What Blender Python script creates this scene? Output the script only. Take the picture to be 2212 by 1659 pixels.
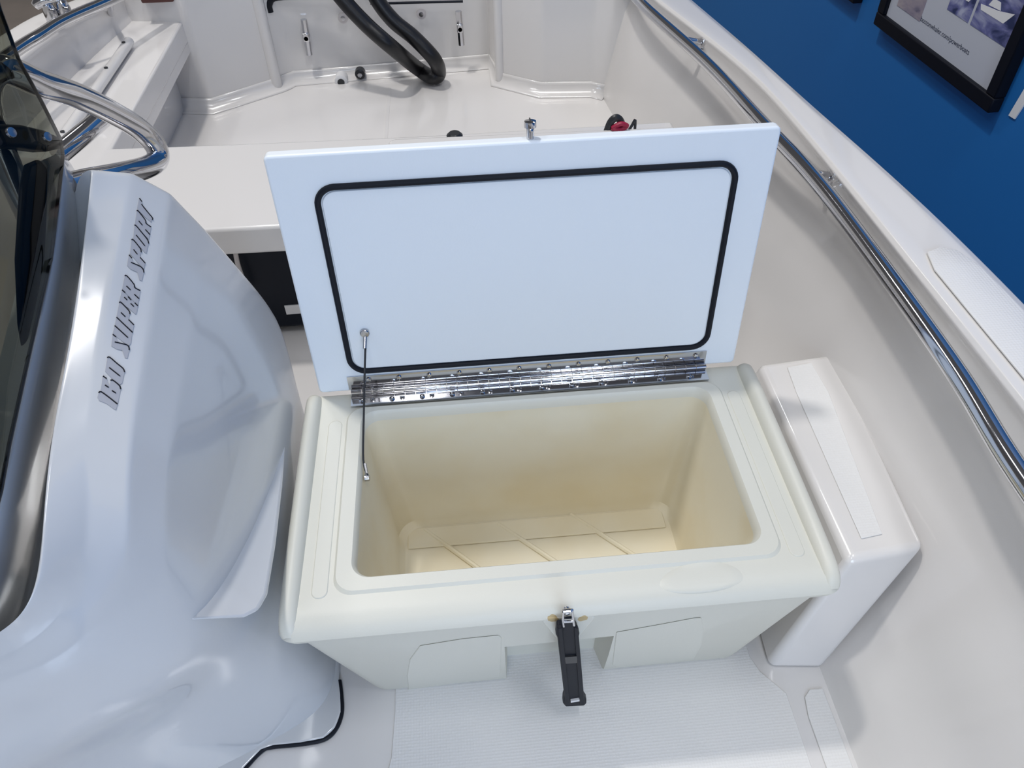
import bpy, bmesh, math, random
from mathutils import Vector, Matrix
from mathutils.bvhtree import BVHTree
random.seed(4)
S = bpy.context.scene
COL = S.collection
for o in list(bpy.data.objects): bpy.data.objects.remove(o)

# ------------------------------------------------------------------ camera
CAM = Vector((0, 0, 1.42)); F = 1661.0
yd = Vector((-211, -1678, 1661)).normalized()
xd = Vector((1, -.078, .0554)); xd = (xd - yd * xd.dot(yd)).normalized()
zd = xd.cross(yd)
def ray(u, v):
    c = Vector((u - 1106, v - 829.5, F))
    return Vector((xd.dot(c), yd.dot(c), zd.dot(c)))
def P(u, v, x=None, y=None, z=None):
    r = ray(u, v)
    t = x / r.x if x is not None else (y / r.y if y is not None else (z - CAM.z) / r.z)
    return CAM + r * t
def Pp(u, v, p0, n):
    r = ray(u, v); n = Vector(n)
    return CAM + r * ((Vector(p0) - CAM).dot(n) / r.dot(n))
cd = bpy.data.cameras.new('camera'); cam = bpy.data.objects.new('camera', cd); COL.objects.link(cam)
cd.sensor_width = 36; cd.lens = F / 2212 * 36; cd.clip_start = .02; cd.clip_end = 100
rx = Vector((xd.x, yd.x, zd.x)); ry = -Vector((xd.y, yd.y, zd.y)); rz = -Vector((xd.z, yd.z, zd.z))
M = Matrix((rx, ry, rz)).transposed().to_4x4(); M.translation = CAM
cam.matrix_world = M
S.camera = cam

# ------------------------------------------------------------------ light
S.view_settings.view_transform = 'Standard'; S.view_settings.look = 'None'
S.view_settings.gamma = 1; S.view_settings.use_curve_mapping = False
S.view_settings.exposure = 0.04
W = bpy.data.worlds.new('hall_light'); S.world = W; W.use_nodes = True
bg = W.node_tree.nodes['Background']; bg.inputs[0].default_value = (.66, .645, .635, 1); bg.inputs[1].default_value = .55
def area(name, loc, tgt, sx, sy, e, col, shape='RECTANGLE'):
    l = bpy.data.lights.new(name, 'AREA'); l.shape = shape; l.size = sx; l.size_y = sy; l.energy = e; l.color = col
    o = bpy.data.objects.new(name, l); COL.objects.link(o); o.location = loc
    o.rotation_euler = (Vector(tgt) - Vector(loc)).to_track_quat('-Z', 'Y').to_euler()
area('window_daylight', (.6, -4.0, 2.0), (0, 1, .6), 2.0, 2.2, 100, (.60, .76, 1.0))
area('ceiling_spot', (-1.08, 2.3, 5.6), (0, 1.6, 0), .34, .34, 112, (1, .965, .92), 'DISK')
for lx, ly, le in ((-3.2, 1.0, 42), (-.6, -2.2, 35), (-2.2, 6.0, 60), (2.4, 7.5, 40), (-1.6, 3.4, 35), (1.0, -.2, 56)):  # the last panel is a fill placed to brighten the sole
    area('ceiling_panel', (lx, ly, 5.7), (lx, ly, 0), .45, 1.6, le, (.97, .98, 1))
# ------------------------------------------------------------------ materials
def mat(name, col, rough=.4, metal=0, coat=0, bump=None, spec=None, var=None):
    m = bpy.data.materials.new(name); m.use_nodes = True; nt = m.node_tree
    b = nt.nodes['Principled BSDF']
    b.inputs['Base Color'].default_value = (*col, 1); b.inputs['Roughness'].default_value = rough
    b.inputs['Metallic'].default_value = metal; b.inputs['Coat Weight'].default_value = coat
    b.inputs['Coat Roughness'].default_value = .05
    if spec is not None: b.inputs['Specular IOR Level'].default_value = spec
    tc = nt.nodes.new('ShaderNodeTexCoord')
    if var:
        n = nt.nodes.new('ShaderNodeTexNoise'); n.inputs['Scale'].default_value = var[0]; n.inputs['Detail'].default_value = 3
        nt.links.new(tc.outputs['Object'], n.inputs['Vector'])
        mx = nt.nodes.new('ShaderNodeMix'); mx.data_type = 'RGBA'
        mx.inputs[6].default_value = (*col, 1); mx.inputs[7].default_value = (*var[1], 1)
        rp = nt.nodes.new('ShaderNodeMapRange'); rp.inputs[1].default_value = .4; rp.inputs[2].default_value = .7
        nt.links.new(n.outputs[0], rp.inputs[0]); nt.links.new(rp.outputs[0], mx.inputs[0]); nt.links.new(mx.outputs[2], b.inputs['Base Color'])
    if bump:
        kind, sc, st = bump
        bp = nt.nodes.new('ShaderNodeBump'); bp.inputs['Strength'].default_value = st; bp.inputs['Distance'].default_value = .001
        if kind == 'noise':
            n = nt.nodes.new('ShaderNodeTexNoise'); n.inputs['Scale'].default_value = sc; n.inputs['Detail'].default_value = 2
            nt.links.new(tc.outputs['Object'], n.inputs['Vector']); nt.links.new(n.outputs[0], bp.inputs['Height'])
        else:
            n = nt.nodes.new('ShaderNodeTexVoronoi'); n.inputs['Scale'].default_value = sc; n.inputs['Randomness'].default_value = .15
            nt.links.new(tc.outputs['Object'], n.inputs['Vector']); nt.links.new(n.outputs['Distance'], bp.inputs['Height'])
        nt.links.new(bp.outputs[0], b.inputs['Normal'])
    return m
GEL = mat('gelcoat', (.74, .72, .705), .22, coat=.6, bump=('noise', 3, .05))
GEL_SHADE = mat('gelcoat_console_shaded', (.575, .59, .61), .2, coat=.6, bump=('noise', 3, .05))  # same white gelcoat, greyed and blued to paint in the console's shade
GRIP = mat('non_skid_gelcoat', (.76, .755, .75), .42, bump=('cells', 190, .9))
LIDM = mat('lid_board', (.80, .85, .90), .38, bump=('noise', 250, .12))
RUB = mat('black_rubber', (.008, .010, .016), .5, spec=.2)
RUBG = mat('black_hose', (.006, .006, .008), .38, bump=('noise', 60, .5))
STEEL = mat('stainless_steel', (.62, .62, .64), .09, 1)
STEELD = mat('steel_dull', (.5, .5, .52), .25, 1)
DARK = mat('dark_plastic', (.02, .022, .026), .35)
NAVY = mat('navy_tank', (.003, .006, .014), .4, spec=.2)
BLUE = mat('blue_wall_paint', (.008, .14, .43), .6, bump=('noise', 40, .05))
BRN = mat('hall_floor', (.20, .17, .145), .8, var=(3, (.24, .20, .17)))
FRAME = mat('frame_black', (.004, .005, .010), .5, spec=.15)
PAPER = mat('poster_paper', (.50, .52, .58), .5)
INK = mat('poster_ink', (.07, .08, .12), .6)
WHITE = mat('white_plastic', (.75, .75, .76), .4)
REDC = mat('red_cushion', (.10, .035, .03), .6)
REDP = mat('red_pin', (.35, .01, .05), .4)
LGREY = mat('lettering_grey', (.38, .39, .43), .35)
PINK = mat('warm_grey', (.60, .56, .55), .5)
def photo_mat(name, a, b, c, sc, seed):
    m = bpy.data.materials.new(name); m.use_nodes = True; nt = m.node_tree; p = nt.nodes['Principled BSDF']
    tc = nt.nodes.new('ShaderNodeTexCoord'); mp = nt.nodes.new('ShaderNodeMapping'); mp.inputs['Location'].default_value = (seed, seed, seed)
    mp.inputs['Scale'].default_value = (1, 1, 2.2)
    n = nt.nodes.new('ShaderNodeTexNoise'); n.inputs['Scale'].default_value = sc; n.inputs['Detail'].default_value = 5; n.inputs['Distortion'].default_value = .8
    r = nt.nodes.new('ShaderNodeValToRGB'); r.color_ramp.elements[0].color = (*a, 1); r.color_ramp.elements[1].color = (*c, 1)
    r.color_ramp.elements[0].position = .36; r.color_ramp.elements[1].position = .66
    e = r.color_ramp.elements.new(.5); e.color = (*b, 1)
    L = nt.links.new; L(tc.outputs['Object'], mp.inputs[0]); L(mp.outputs[0], n.inputs['Vector']); L(n.outputs[0], r.inputs[0]); L(r.outputs[0], p.inputs['Base Color'])
    p.inputs['Roughness'].default_value = .5
    return m
PH1 = photo_mat('photo_print_beach', (.06, .06, .12), (.25, .22, .28), (.38, .33, .35), 9, 1)
PH2 = photo_mat('photo_print_sea', (.02, .03, .10), (.13, .14, .32), (.40, .42, .56), 10, 5)
# cooler plastic: cream, warmer inside near the bottom, two small glue stains beside the latch
def cooler_mat():
    m = mat('cooler_plastic', (.67, .66, .585), .46, bump=('noise', 300, .12)); nt = m.node_tree; b = nt.nodes['Principled BSDF']; L = nt.links.new
    g = nt.nodes.new('ShaderNodeNewGeometry'); prev = None
    mx = nt.nodes.new('ShaderNodeMix'); mx.data_type = 'RGBA'; mx.inputs[6].default_value = (.67, .66, .585, 1); mx.inputs[7].default_value = (.50, .38, .19, 1)
    n = nt.nodes.new('ShaderNodeTexNoise'); n.inputs['Scale'].default_value = 60
    L(g.outputs['Position'], n.inputs['Vector'])
    acc = None
    for (p, r) in STAINS:
        d = nt.nodes.new('ShaderNodeVectorMath'); d.operation = 'DISTANCE'; d.inputs[1].default_value = p; L(g.outputs['Position'], d.inputs[0])
        ad = nt.nodes.new('ShaderNodeMath'); ad.operation = 'MULTIPLY_ADD'; L(n.outputs[0], ad.inputs[0]); ad.inputs[1].default_value = .012; L(d.outputs['Value'], ad.inputs[2])
        lt = nt.nodes.new('ShaderNodeMath'); lt.operation = 'LESS_THAN'; L(ad.outputs[0], lt.inputs[0]); lt.inputs[1].default_value = r + .006
        if acc is None: acc = lt
        else:
            s = nt.nodes.new('ShaderNodeMath'); s.operation = 'MAXIMUM'; L(acc.outputs[0], s.inputs[0]); L(lt.outputs[0], s.inputs[1]); acc = s
    L(acc.outputs[0], mx.inputs[0]); L(mx.outputs[2], b.inputs['Base Color'])
    return m
STAINS = [(tuple(P(1193, 1337, y=.557)), .009), (tuple(P(1258, 1336, y=.557)), .007)]
COOL = cooler_mat()
COOLIN = mat('cooler_liner', (.74, .69, .55), .5, bump=('noise', 120, .08), var=(5, (.70, .62, .44)))
def tint():
    m = bpy.data.materials.new('tinted_acrylic'); m.use_nodes = True; nt = m.node_tree; nt.nodes.remove(nt.nodes['Principled BSDF'])
    t = nt.nodes.new('ShaderNodeBsdfTransparent'); t.inputs[0].default_value = (.46, .47, .43, 1)
    g = nt.nodes.new('ShaderNodeBsdfGlossy'); g.inputs['Roughness'].default_value = .03; g.inputs[0].default_value = (.9, .9, .9, 1)
    f = nt.nodes.new('ShaderNodeFresnel'); f.inputs[0].default_value = 1.3; x = nt.nodes.new('ShaderNodeMixShader')
    L = nt.links.new; L(f.outputs[0], x.inputs[0]); L(t.outputs[0], x.inputs[1]); L(g.outputs[0], x.inputs[2]); L(x.outputs[0], nt.nodes['Material Output'].inputs[0])
    return m
TINT = tint()

# ------------------------------------------------------------------ helpers
ROOTS = {}
def thing(name, loc, label, cat, group=None):
    o = bpy.data.objects.new(name, None); COL.objects.link(o); o.location = loc; o.empty_display_size = .05
    o['label'] = label; o['category'] = cat
    if group: o['group'] = group
    return o
def rootloc(p):
    v = Vector((0, 0, 0))
    while p is not None: v += p.location; p = p.parent
    return v
def link(name, me, m, parent=None, label=None, kind=None, smooth=35, cat=None, group=None, mods=()):
    if m is not None and not me.materials: me.materials.append(m)
    off = rootloc(parent)
    if parent is None:      # a one-mesh thing: origin at the foot of its box
        vs = [v.co for v in me.vertices]
        if vs and kind != 'structure':
            off = Vector(((min(v.x for v in vs) + max(v.x for v in vs)) / 2, (min(v.y for v in vs) + max(v.y for v in vs)) / 2, min(v.z for v in vs)))
    if off.length > 0: me.transform(Matrix.Translation(-off))
    o = bpy.data.objects.new(name, me); COL.objects.link(o)
    if parent is None: o.location = off
    else: o.parent = parent
    if label: o['label'] = label
    if kind: o['kind'] = kind
    if cat: o['category'] = cat
    if group: o['group'] = group
    for p in me.polygons: p.use_smooth = True
    for t, kw in mods:
        md = o.modifiers.new(t.lower(), t)
        for k, v in kw.items(): setattr(md, k, v)
    if smooth: me.set_sharp_from_angle(angle=math.radians(smooth))
    return o
def mesh(verts, faces, name='m'):
    me = bpy.data.meshes.new(name); me.from_pydata([tuple(v) for v in verts], [], faces); me.validate(); 
    bm = bmesh.new(); bm.from_mesh(me); bmesh.ops.recalc_face_normals(bm, faces=bm.faces); bm.to_mesh(me); bm.free()
    return me
BEV = lambda w, s=3, a=25: ('BEVEL', dict(width=w, segments=s, limit_method='ANGLE', angle_limit=math.radians(a), harden_normals=False))
SUB = lambda n: ('SUBSURF', dict(levels=n, render_levels=n))
SOL = lambda t, o=-1: ('SOLIDIFY', dict(thickness=t, offset=o))
def hexa(b, t):          # 4 bottom + 4 top points
    return mesh(list(b) + list(t), [(3, 2, 1, 0), (4, 5, 6, 7)] + [(i, (i + 1) % 4, (i + 1) % 4 + 4, i + 4) for i in range(4)])
def box(x0, x1, y0, y1, z0, z1):
    return hexa([(x0, y0, z0), (x1, y0, z0), (x1, y1, z0), (x0, y1, z0)], [(x0, y0, z1), (x1, y0, z1), (x1, y1, z1), (x0, y1, z1)])
def prism(pts, d):       # polygon extruded by vector d
    n = len(pts); d = Vector(d); a = [Vector(p) for p in pts]
    return mesh(a + [p + d for p in a], [tuple(range(n)), tuple(range(2 * n - 1, n - 1, -1))] + [(i, (i + 1) % n, (i + 1) % n + n, i + n) for i in range(n)])
def grid(rows, closed=False, cap0=False, cap1=False):
    n = len(rows[0]); V = [p for r in rows for p in r]; Fc = []
    for i in range(len(rows) - 1):
        for j in range(n if closed else n - 1):
            k = (j + 1) % n; Fc.append((i * n + j, i * n + k, (i + 1) * n + k, (i + 1) * n + j))
    if cap0: Fc.append(tuple(range(n)))
    if cap1: Fc.append(tuple((len(rows) - 1) * n + j for j in range(n)))
    return mesh(V, Fc)
def catmull(pts, k=8, closed=False):
    pts = [Vector(p) for p in pts]; n = len(pts); out = []
    for i in range(n if closed else n - 1):
        if closed: a, b, c, d = pts[i - 1], pts[i], pts[(i + 1) % n], pts[(i + 2) % n]
        else: a, b, c, d = pts[max(i - 1, 0)], pts[i], pts[i + 1], pts[min(i + 2, n - 1)]
        for j in range(k):
            t = j / k
            out.append(.5 * ((2 * b) + (c - a) * t + (2 * a - 5 * b + 4 * c - d) * t * t + (3 * b - a - 3 * c + d) * t ** 3))
    if not closed: out.append(pts[-1])
    return out
def tube(pts, r, seg=14, closed=False, rf=None, rough=0):
    rows = []; n = len(pts); prev = Vector((.3, .2, .93)).normalized()
    for i, p in enumerate(pts):
        a = pts[i - 1] if (i > 0 or closed) else p; b = pts[(i + 1) % n] if (i < n - 1 or closed) else p
        t = (b - a).normalized(); u = (prev - t * prev.dot(t)).normalized(); w = t.cross(u); prev = u
        rr = rf(i / (n - 1)) * r if rf else r
        rows.append([p + (u * math.cos(2 * math.pi * j / seg) + w * math.sin(2 * math.pi * j / seg)) * rr * (1 + rough * random.uniform(-1, 1)) for j in range(seg)])
    if closed: rows.append(rows[0]); return grid(rows, True)
    return grid(rows, True, True, True)
def rrect(x0, x1, y0, y1, r, n=6):
    out = []
    for cx, cy, a0 in ((x1 - r, y0 + r, -90), (x1 - r, y1 - r, 0), (x0 + r, y1 - r, 90), (x0 + r, y0 + r, 180)):
        for i in range(n + 1):
            a = math.radians(a0 + 90 * i / n); out.append((cx + r * math.cos(a), cy + r * math.sin(a)))
    return out
def disc(c, nrm, r, h, seg=16, r2=None):      # cylinder from c along nrm
    nrm = Vector(nrm).normalized(); u = nrm.orthogonal().normalized(); w = nrm.cross(u); c = Vector(c)
    r2 = r if r2 is None else r2
    R = lambda rr, q: [c + nrm * q + (u * math.cos(2 * math.pi * j / seg) + w * math.sin(2 * math.pi * j / seg)) * rr for j in range(seg)]
    return grid([R(r, 0), R(r, h * .6), R((r + r2) / 2, h * .9), R(r2 * .7, h)], True, True, True)
def join(*ms):
    bm = bmesh.new()
    for m in ms: bm.from_mesh(m)
    me = bpy.data.meshes.new('j'); bm.to_mesh(me); bm.free(); return me
def setcrease(me, fn):
    at = me.attributes.new('crease_edge', 'FLOAT', 'EDGE')
    for e in me.edges: at.data[e.index].value = fn(*e.vertices)

# ================================================================== SETTING
link('floor', box(-9, 3, -6, 12, -.86, -.80), BRN, kind='structure')
for i, (a, b) in enumerate([((-3.1, 1.2), (-.9, 8.5)), ((-6, 4.6), (2, 4.9))]):
    d = (Vector(b) - Vector(a)).normalized(); q = Vector((-d.y, d.x)) * .006
    link('trim_%d' % (i + 1), mesh([(a[0] - q.x, a[1] - q.y, -.799), (b[0] - q.x, b[1] - q.y, -.799), (b[0] + q.x, b[1] + q.y, -.799), (a[0] + q.x, a[1] + q.y, -.799)], [(0, 1, 2, 3)]), DARK, kind='structure')
WP = Vector((1.5, 2.3, 0)); WN = Vector((1, .065, 0)).normalized(); WD = Vector((-.065, 1, 0)).normalized(); UP = Vector((0, 0, 1))
def onwall(a, z, d=0): return WP + WD * a + UP * z - WN * d
link('ceiling', box(-14, 3, -10, 16, 5.9, 6.0), mat('ceiling_paint', (.28, .28, .29), .8), kind='structure')
link('wall_right', hexa([onwall(-7, -.8), onwall(9, -.8), onwall(9, -.8, -.1), onwall(-7, -.8, -.1)], [onwall(-7, 3), onwall(9, 3), onwall(9, 3, -.1), onwall(-7, 3, -.1)]), BLUE, kind='structure')

# posters
def wallpt(u, v, d=.0):
    p = Pp(u, v, WP - WN * d, WN); return (p - WP).dot(WD), p.z
def wbox(a0, a1, z0, z1, d0, d1): return hexa([onwall(a0, z0, d0), onwall(a1, z0, d0), onwall(a1, z0, d1), onwall(a0, z0, d1)], [onwall(a0, z1, d0), onwall(a1, z1, d0), onwall(a1, z1, d1), onwall(a0, z1, d1)])
def poster(a_left, a_right, z0, h, label, detail):
    # a_left: far edge (left in the photograph), a_right: near edge
    t = thing('framed_poster', onwall((a_left + a_right) / 2, z0, .0), label, 'poster', )
    fw = .042
    link('backing', wbox(a_right + .01, a_left - .01, z0 + .01, z0 + h - .01, 0, .018), FRAME, t)
    for nm, q in (('frame_rail', (a_right, a_left, z0, z0 + fw)), ('frame_rail', (a_right, a_left, z0 + h - fw, z0 + h)), ('frame_rail', (a_right, a_right + fw, z0 + fw, z0 + h - fw)), ('frame_rail', (a_left - fw, a_left, z0 + fw, z0 + h - fw))):
        link(nm, wbox(*q, .0, .035), FRAME, t, mods=[BEV(.004, 2)])
    link('sheet', wbox(a_right + fw, a_left - fw, z0 + fw, z0 + h - fw, .018, .022), PAPER, t)
    for nm, m, (s0, s1, q0, q1) in detail:
        w = a_left - a_right - 2 * fw
        A = lambda s: a_left - fw - s * w
        ph = link('photo_print', wbox(A(s1), A(s0), z0 + fw + q0, z0 + fw + q1, .022, .0232), m, t)
    return t, A if detail else None
aL, zL = wallpt(1885, 52, .035); aR, zR = wallpt(2133, 245, .035)
z0 = (zL + zR) / 2
pt, A = poster(aL, aR, z0, .95, 'black framed poster with boat photos and a small web address, nearest on the blue wall', [
    ('a', PH1, (.07, .31, .045, .18)), ('b', PH2, (.49, .675, .118, .26)), ('c', PH2, (.695, .985, .118, .32))])
# boat shapes on the prints
def boatshape(s0, s1, q0, k):
    w = aL - aR - .084; A = lambda s: aL - .042 - s * w; z = z0 + .042
    L_ = s1 - s0; hh = L_ * .22 * k
    out = []
    for pts in ([(0, .35), (.06, 0), (.8, 0), (1, .9), (.55, .55)], [(.22, .55), (.30, 1.1), (.52, 1.1), (.6, .62)]):
        out.append(prism([onwall(A(s0 + a_ * L_), z + q0 + b_ * hh, .0232) for a_, b_ in pts], -WN * .0006))
    return join(*out)
for (s0, s1, q, k) in ((.09, .28, .10, .6), (.51, .655, .165, .7), (.715, .955, .165, .7)):
    link('boat_print', boatshape(s0, s1, q, k), WHITE, pt)
def text_mesh(s, size, fn):
    cu = bpy.data.curves.new('txt', 'FONT'); cu.body = s; cu.size = size
    o = bpy.data.objects.new('txt', cu); COL.objects.link(o)
    me = bpy.data.meshes.new_from_object(o); bpy.data.objects.remove(o)
    for v in me.vertices: v.co = fn(v.co.x, v.co.y)
    return me
w = aL - aR - .084
link('web_address', text_mesh('www.bostonwhaler.com/powerboats', .021, lambda x, y: onwall(aL - .042 - .225 * w - x, z0 + .042 + .048 + y, .0228)), INK, pt, smooth=None)
a2, z2 = wallpt(1842, 9, .035)
poster(a2 + .72, a2, z2, .95, 'black framed poster of which only a lower corner shows, farther along the blue wall', [('a', PH2, (.3, .8, .1, .3))])
b0 = wallpt(2187, 252); b1 = wallpt(2212, 205)
q = [onwall(*wallpt(2181, 249)), onwall(*wallpt(2194, 257)), onwall(*wallpt(2235, 195)), onwall(*wallpt(2222, 180))]
link('wall_letter', prism(q, -WN * .004), WHITE, cat='sign', label='short white raised letter stroke on the blue wall, right of the near poster')

# ================================================================== BOAT HULL
boat = thing('boat', (0, 1.5, -.8), 'white open sport boat with a molded gelcoat interior filling the picture', 'boat')
def interp(T, y):
    if y <= T[0][0]: return T[0][1]
    for (a, va), (b, vb) in zip(T, T[1:]):
        if y <= b: return va + (vb - va) * (y - a) / (b - a)
    return T[-1][1]
SHEER = [(.0, .60), (1.25, .60), (1.7, .58), (2.55, .52), (3.6, .50)]
XIN = [(-1.5, .80), (.0, .80), (.69, .791), (.89, .786), (1.24, .778), (1.55, .779), (1.86, .778), (2.1, .755), (2.35, .72), (2.57, .687), (2.9, .63), (3.3, .55)]
XOUT = [(-1.5, .95), (.0, .95), (.917, .921), (1.21, .894), (1.45, .873), (1.69, .849), (2.1, .832), (2.55, .80), (2.9, .755), (3.3, .68)]
FOOT = [(-1.5, .618), (1.5, .618), (2.2, .60), (2.6, .575), (3.3, .53)]
ys = [-1.5, -.6, 0, .2, .4, .6, .8, 1.0, 1.2, 1.4, 1.6, 1.8, 2.0, 2.2, 2.4, 2.6, 2.8, 3.0, 3.3]
def side_rows(ysl, sgn=1):
    rows = []
    for y in ysl:
        zi = interp(SHEER, y); xi = interp(XIN, y); xo = interp(XOUT, y); ft = interp(FOOT, y)
        lift = .10 if y > 3.4 else 0
        r = [(ft - .03, y, -.02), (ft, y, .0), (ft + .012, y, .02), (ft + (xi - ft) * .42, y, .14), (ft + (xi - ft) * .80, y, .30), (xi + .004, y, .42), (xi + .016, y, zi - .09), (xi + .010, y, zi - .03),
             (xi - .002, y, zi - .010), (xi + .004, y, zi), (xi + .02, y, zi + .003), (xo - .02, y, zi + .003), (xo, y, zi - .004), (xo + .008, y, zi - .03), (xo - .01, y, zi - .30), (xo - .16, y, -.45), (xo - .35, y, -.76)]
        rows.append([Vector((sgn * p[0], p[1], p[2])) for p in r])
    return rows
hm = grid(side_rows(ys))
setcrease(hm, lambda a, b: {8: .35, 9: .55, 11: .55, 12: .5}.get(a % 17, 0) if a % 17 == b % 17 else 0)
link('hull_side', hm, GEL, boat, smooth=None, mods=[SUB(3)])
# gunwale non-skid pad
gp = []
for y in [-.6, -.2, .2, .5, .7, .9, 1.0, 1.05]:
    zi = interp(SHEER, y) + .0045; xi = interp(XIN, y); xo = interp(XOUT, y)
    gp.append([Vector((xi + .022 + .012 * (y >= 1.05), y, zi)), Vector(((xi + xo) / 2, y + .012 * (y > 1), zi)), Vector((xo - .026 - .012 * (y >= 1.05), y, zi))])
link('gunwale_grip_pad', grid(gp), GRIP, boat, mods=[SOL(.0035, 1), BEV(.0015, 2, 40)])

# sole
def soleplate(): 
    V = []; 
    return box(-1.5, .66, -1.5, 1.95, -.03, 0)
link('sole', soleplate(), GEL, boat)
link('aft_sole', box(-1.2, .70, 1.93, 3.4, .03, .08), GEL, boat)
# non-skid panel with rounded corners in front of the cooler
ns = [P(780, 1659, z=.0), P(835, 1600, z=.0), P(868, 1540, z=.0), P(870, 1480, z=0)]
poly = [(-.24, -.6), (-.24, .40), (-.205, .44), (-.19, .50), (-.185, .58), (-.185, .80), (.49, .80), (.49, .62), (.50, .59), (.535, .545), (.535, .50), (.535, .0), (.535, -.6)]
link('non_skid_panel', prism([(x, y, .0005) for x, y in poly], (0, 0, .002)), GRIP, boat, mods=[BEV(.001, 2, 40)])
sp = [(.560, -.4), (.560, .50), (.566, .535), (.580, .548), (.605, .548), (.608, -.4)]
link('non_skid_strip', prism([(x, y, .0005) for x, y in sp], (0, 0, .002)), GRIP, boat, mods=[BEV(.001, 2, 40)])

# raised pad (chock) right of the cooler, sloping front
bt = [P(1640, 785, z=.3), P(1765, 765, z=.3), P(1985, 1182, z=.3), P(1836, 1212, z=.3)]
bb = [Vector((.55, 1.15, 0)), Vector((.74, 1.15, 0)), Vector((.619, .583, 0)), Vector((.515, .595, 0))]
bt[2] = Vector((.74, bt[2].y, .30)); bt[1] = Vector((.77, 1.125, .30))
me = hexa(bb, bt)
link('side_platform', me, GEL, boat, mods=[BEV(.014, 5, 20)])
gpz = .3005
gq = [P(1700, 795, z=.3), P(1752, 785, z=.3), P(1790, 850, z=.3), P(1905, 1155, z=.3), P(1860, 1165, z=.3), P(1720, 850, z=.3)]
link('platform_grip_pad', prism([(q.x, q.y, gpz) for q in gq], (0, 0, .002)), GRIP, boat, mods=[BEV(.008, 3, 20)])
# thwart and side bench (one U-shaped bench moulding)
zt = .40
TH = [P(470, 497, z=zt), P(595, 489, z=zt)]
yf = 1.585; 
slope = (P(1650, 480, z=zt).y - P(470, 495, z=zt).y) / (P(1650, 480, z=zt).x - P(470, 495, z=zt).x)
pts = [(-1.30, yf + .03), (-.57, yf), (.60, yf - .02), (.61, 1.985), (-.10, 1.985), (-.60, 2.0), (-.93, 2.015), (-.93, 3.02), (-1.30, 3.02)]
link('thwart', prism([(x, y, zt) for x, y in pts], (0, 0, -.075)), GEL, boat, mods=[BEV(.008, 3, 25)])
link('side_bench_face', hexa([(-1.06, 2.0, .08), (-1.02, 2.0, .08), (-1.02, 2.95, .08), (-1.06, 2.95, .08)], [(-1.06, 2.0, .33), (-1.02, 2.0, .33), (-1.02, 3.0, .33), (-1.06, 3.0, .33)]), GEL, boat)
link('side_bench_fascia', box(-.955, -.932, 2.0, 3.0, .295, .33), GEL, boat)
# raised seat pad moulding on the thwart
a = P(838, 303, z=.43); b = P(1478, 272, z=.43)
link('seat_hatch', prism([(a.x, a.y, .401), (a.x + .015, a.y + .012, .401), (b.x - .03, b.y + .005, .401), (b.x, b.y - .02, .401), (b.x, 1.66, .401), (a.x, 1.68, .401)], (0, 0, .028)), GEL, boat, mods=[BEV(.010, 4, 20)])
# long white rod holder rail on the side bench
r0 = P(279, 90, z=.42); r1 = P(128, 312, z=.42)
rr = thing('rod_rest', tuple((r0 + r1) / 2 - Vector((0, 0, .02))), 'long white half-round rail screwed along the side bench on the left', 'rail')
link('rail_body', tube([r0.lerp(r1, t / 8) for t in range(-0, 9)] + [r1 + (r1 - r0) * .4], .016, 14), GEL, rr)
for (u, v) in ((267, 92), (229, 147), (135, 285)):
    link('screw', disc(P(u, v, z=.436), (0, 0, 1), .006, .003, 10), DARK, rr)

# left hull side
LI = [P(236, 2, z=.50), P(140, 52, z=.53), P(42, 118, z=.55)]
LO = [P(150, 2, z=.50), P(80, 28, z=.53), P(12, 62, z=.55)]
def ext(a, b, k): return b + (b - a) * k
li = [ext(LI[1], LI[0], 1.2)] + LI + [Vector((-1.27, 1.3, .58)), Vector((-1.3, .2, .58))]
lo = [ext(LO[1], LO[0], 1.2)] + LO + [Vector((-1.50, 1.3, .58)), Vector((-1.55, .2, .58))]
rows = []
for a, b in zip(li, lo):
    rows.append([Vector((a.x + .13, a.y, .0)), Vector((a.x + .02, a.y, .33)), Vector((a.x, a.y, .41)), Vector((a.x - .01, a.y, a.z - .06)), a + Vector((.002, 0, -.01)), a + Vector((-.01, 0, .003)), b + Vector((.02, 0, .003)), b, b + Vector((-.01, 0, -.04)), b + Vector((.1, 0, -.6)), b + Vector((.3, 0, -1.2))])
link('hull_side', grid(rows), GEL, boat, smooth=None, mods=[SUB(2)])

# stern: moulded bulkhead with two corner pods and the transom recess
base = [Vector((-1.25, 2.97, 0)), P(462, 237, z=.08), P(600, 192, z=.08), P(614, 186, z=.08), P(640, 170, z=.08), P(1058, 140, z=.08), P(1080, 180, z=.08), P(1170, 202, z=.08), P(1276, 200, z=.08), Vector((.60, 2.84, .08)), Vector((.68, 2.80, .08))]
base[4].y = 3.12
rows = []
for z, off in ((.05, -.03), (.08, -.012), (.10, .0), (.30, .008), (.52, .012), (.62, .02)):
    rows.append([Vector((p.x, p.y + off, z)) for p in base])
link('stern_bulkhead', grid(rows), GEL, boat, smooth=None, mods=[BEV(.012, 3, 18), SOL(.01, 1)])
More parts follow.
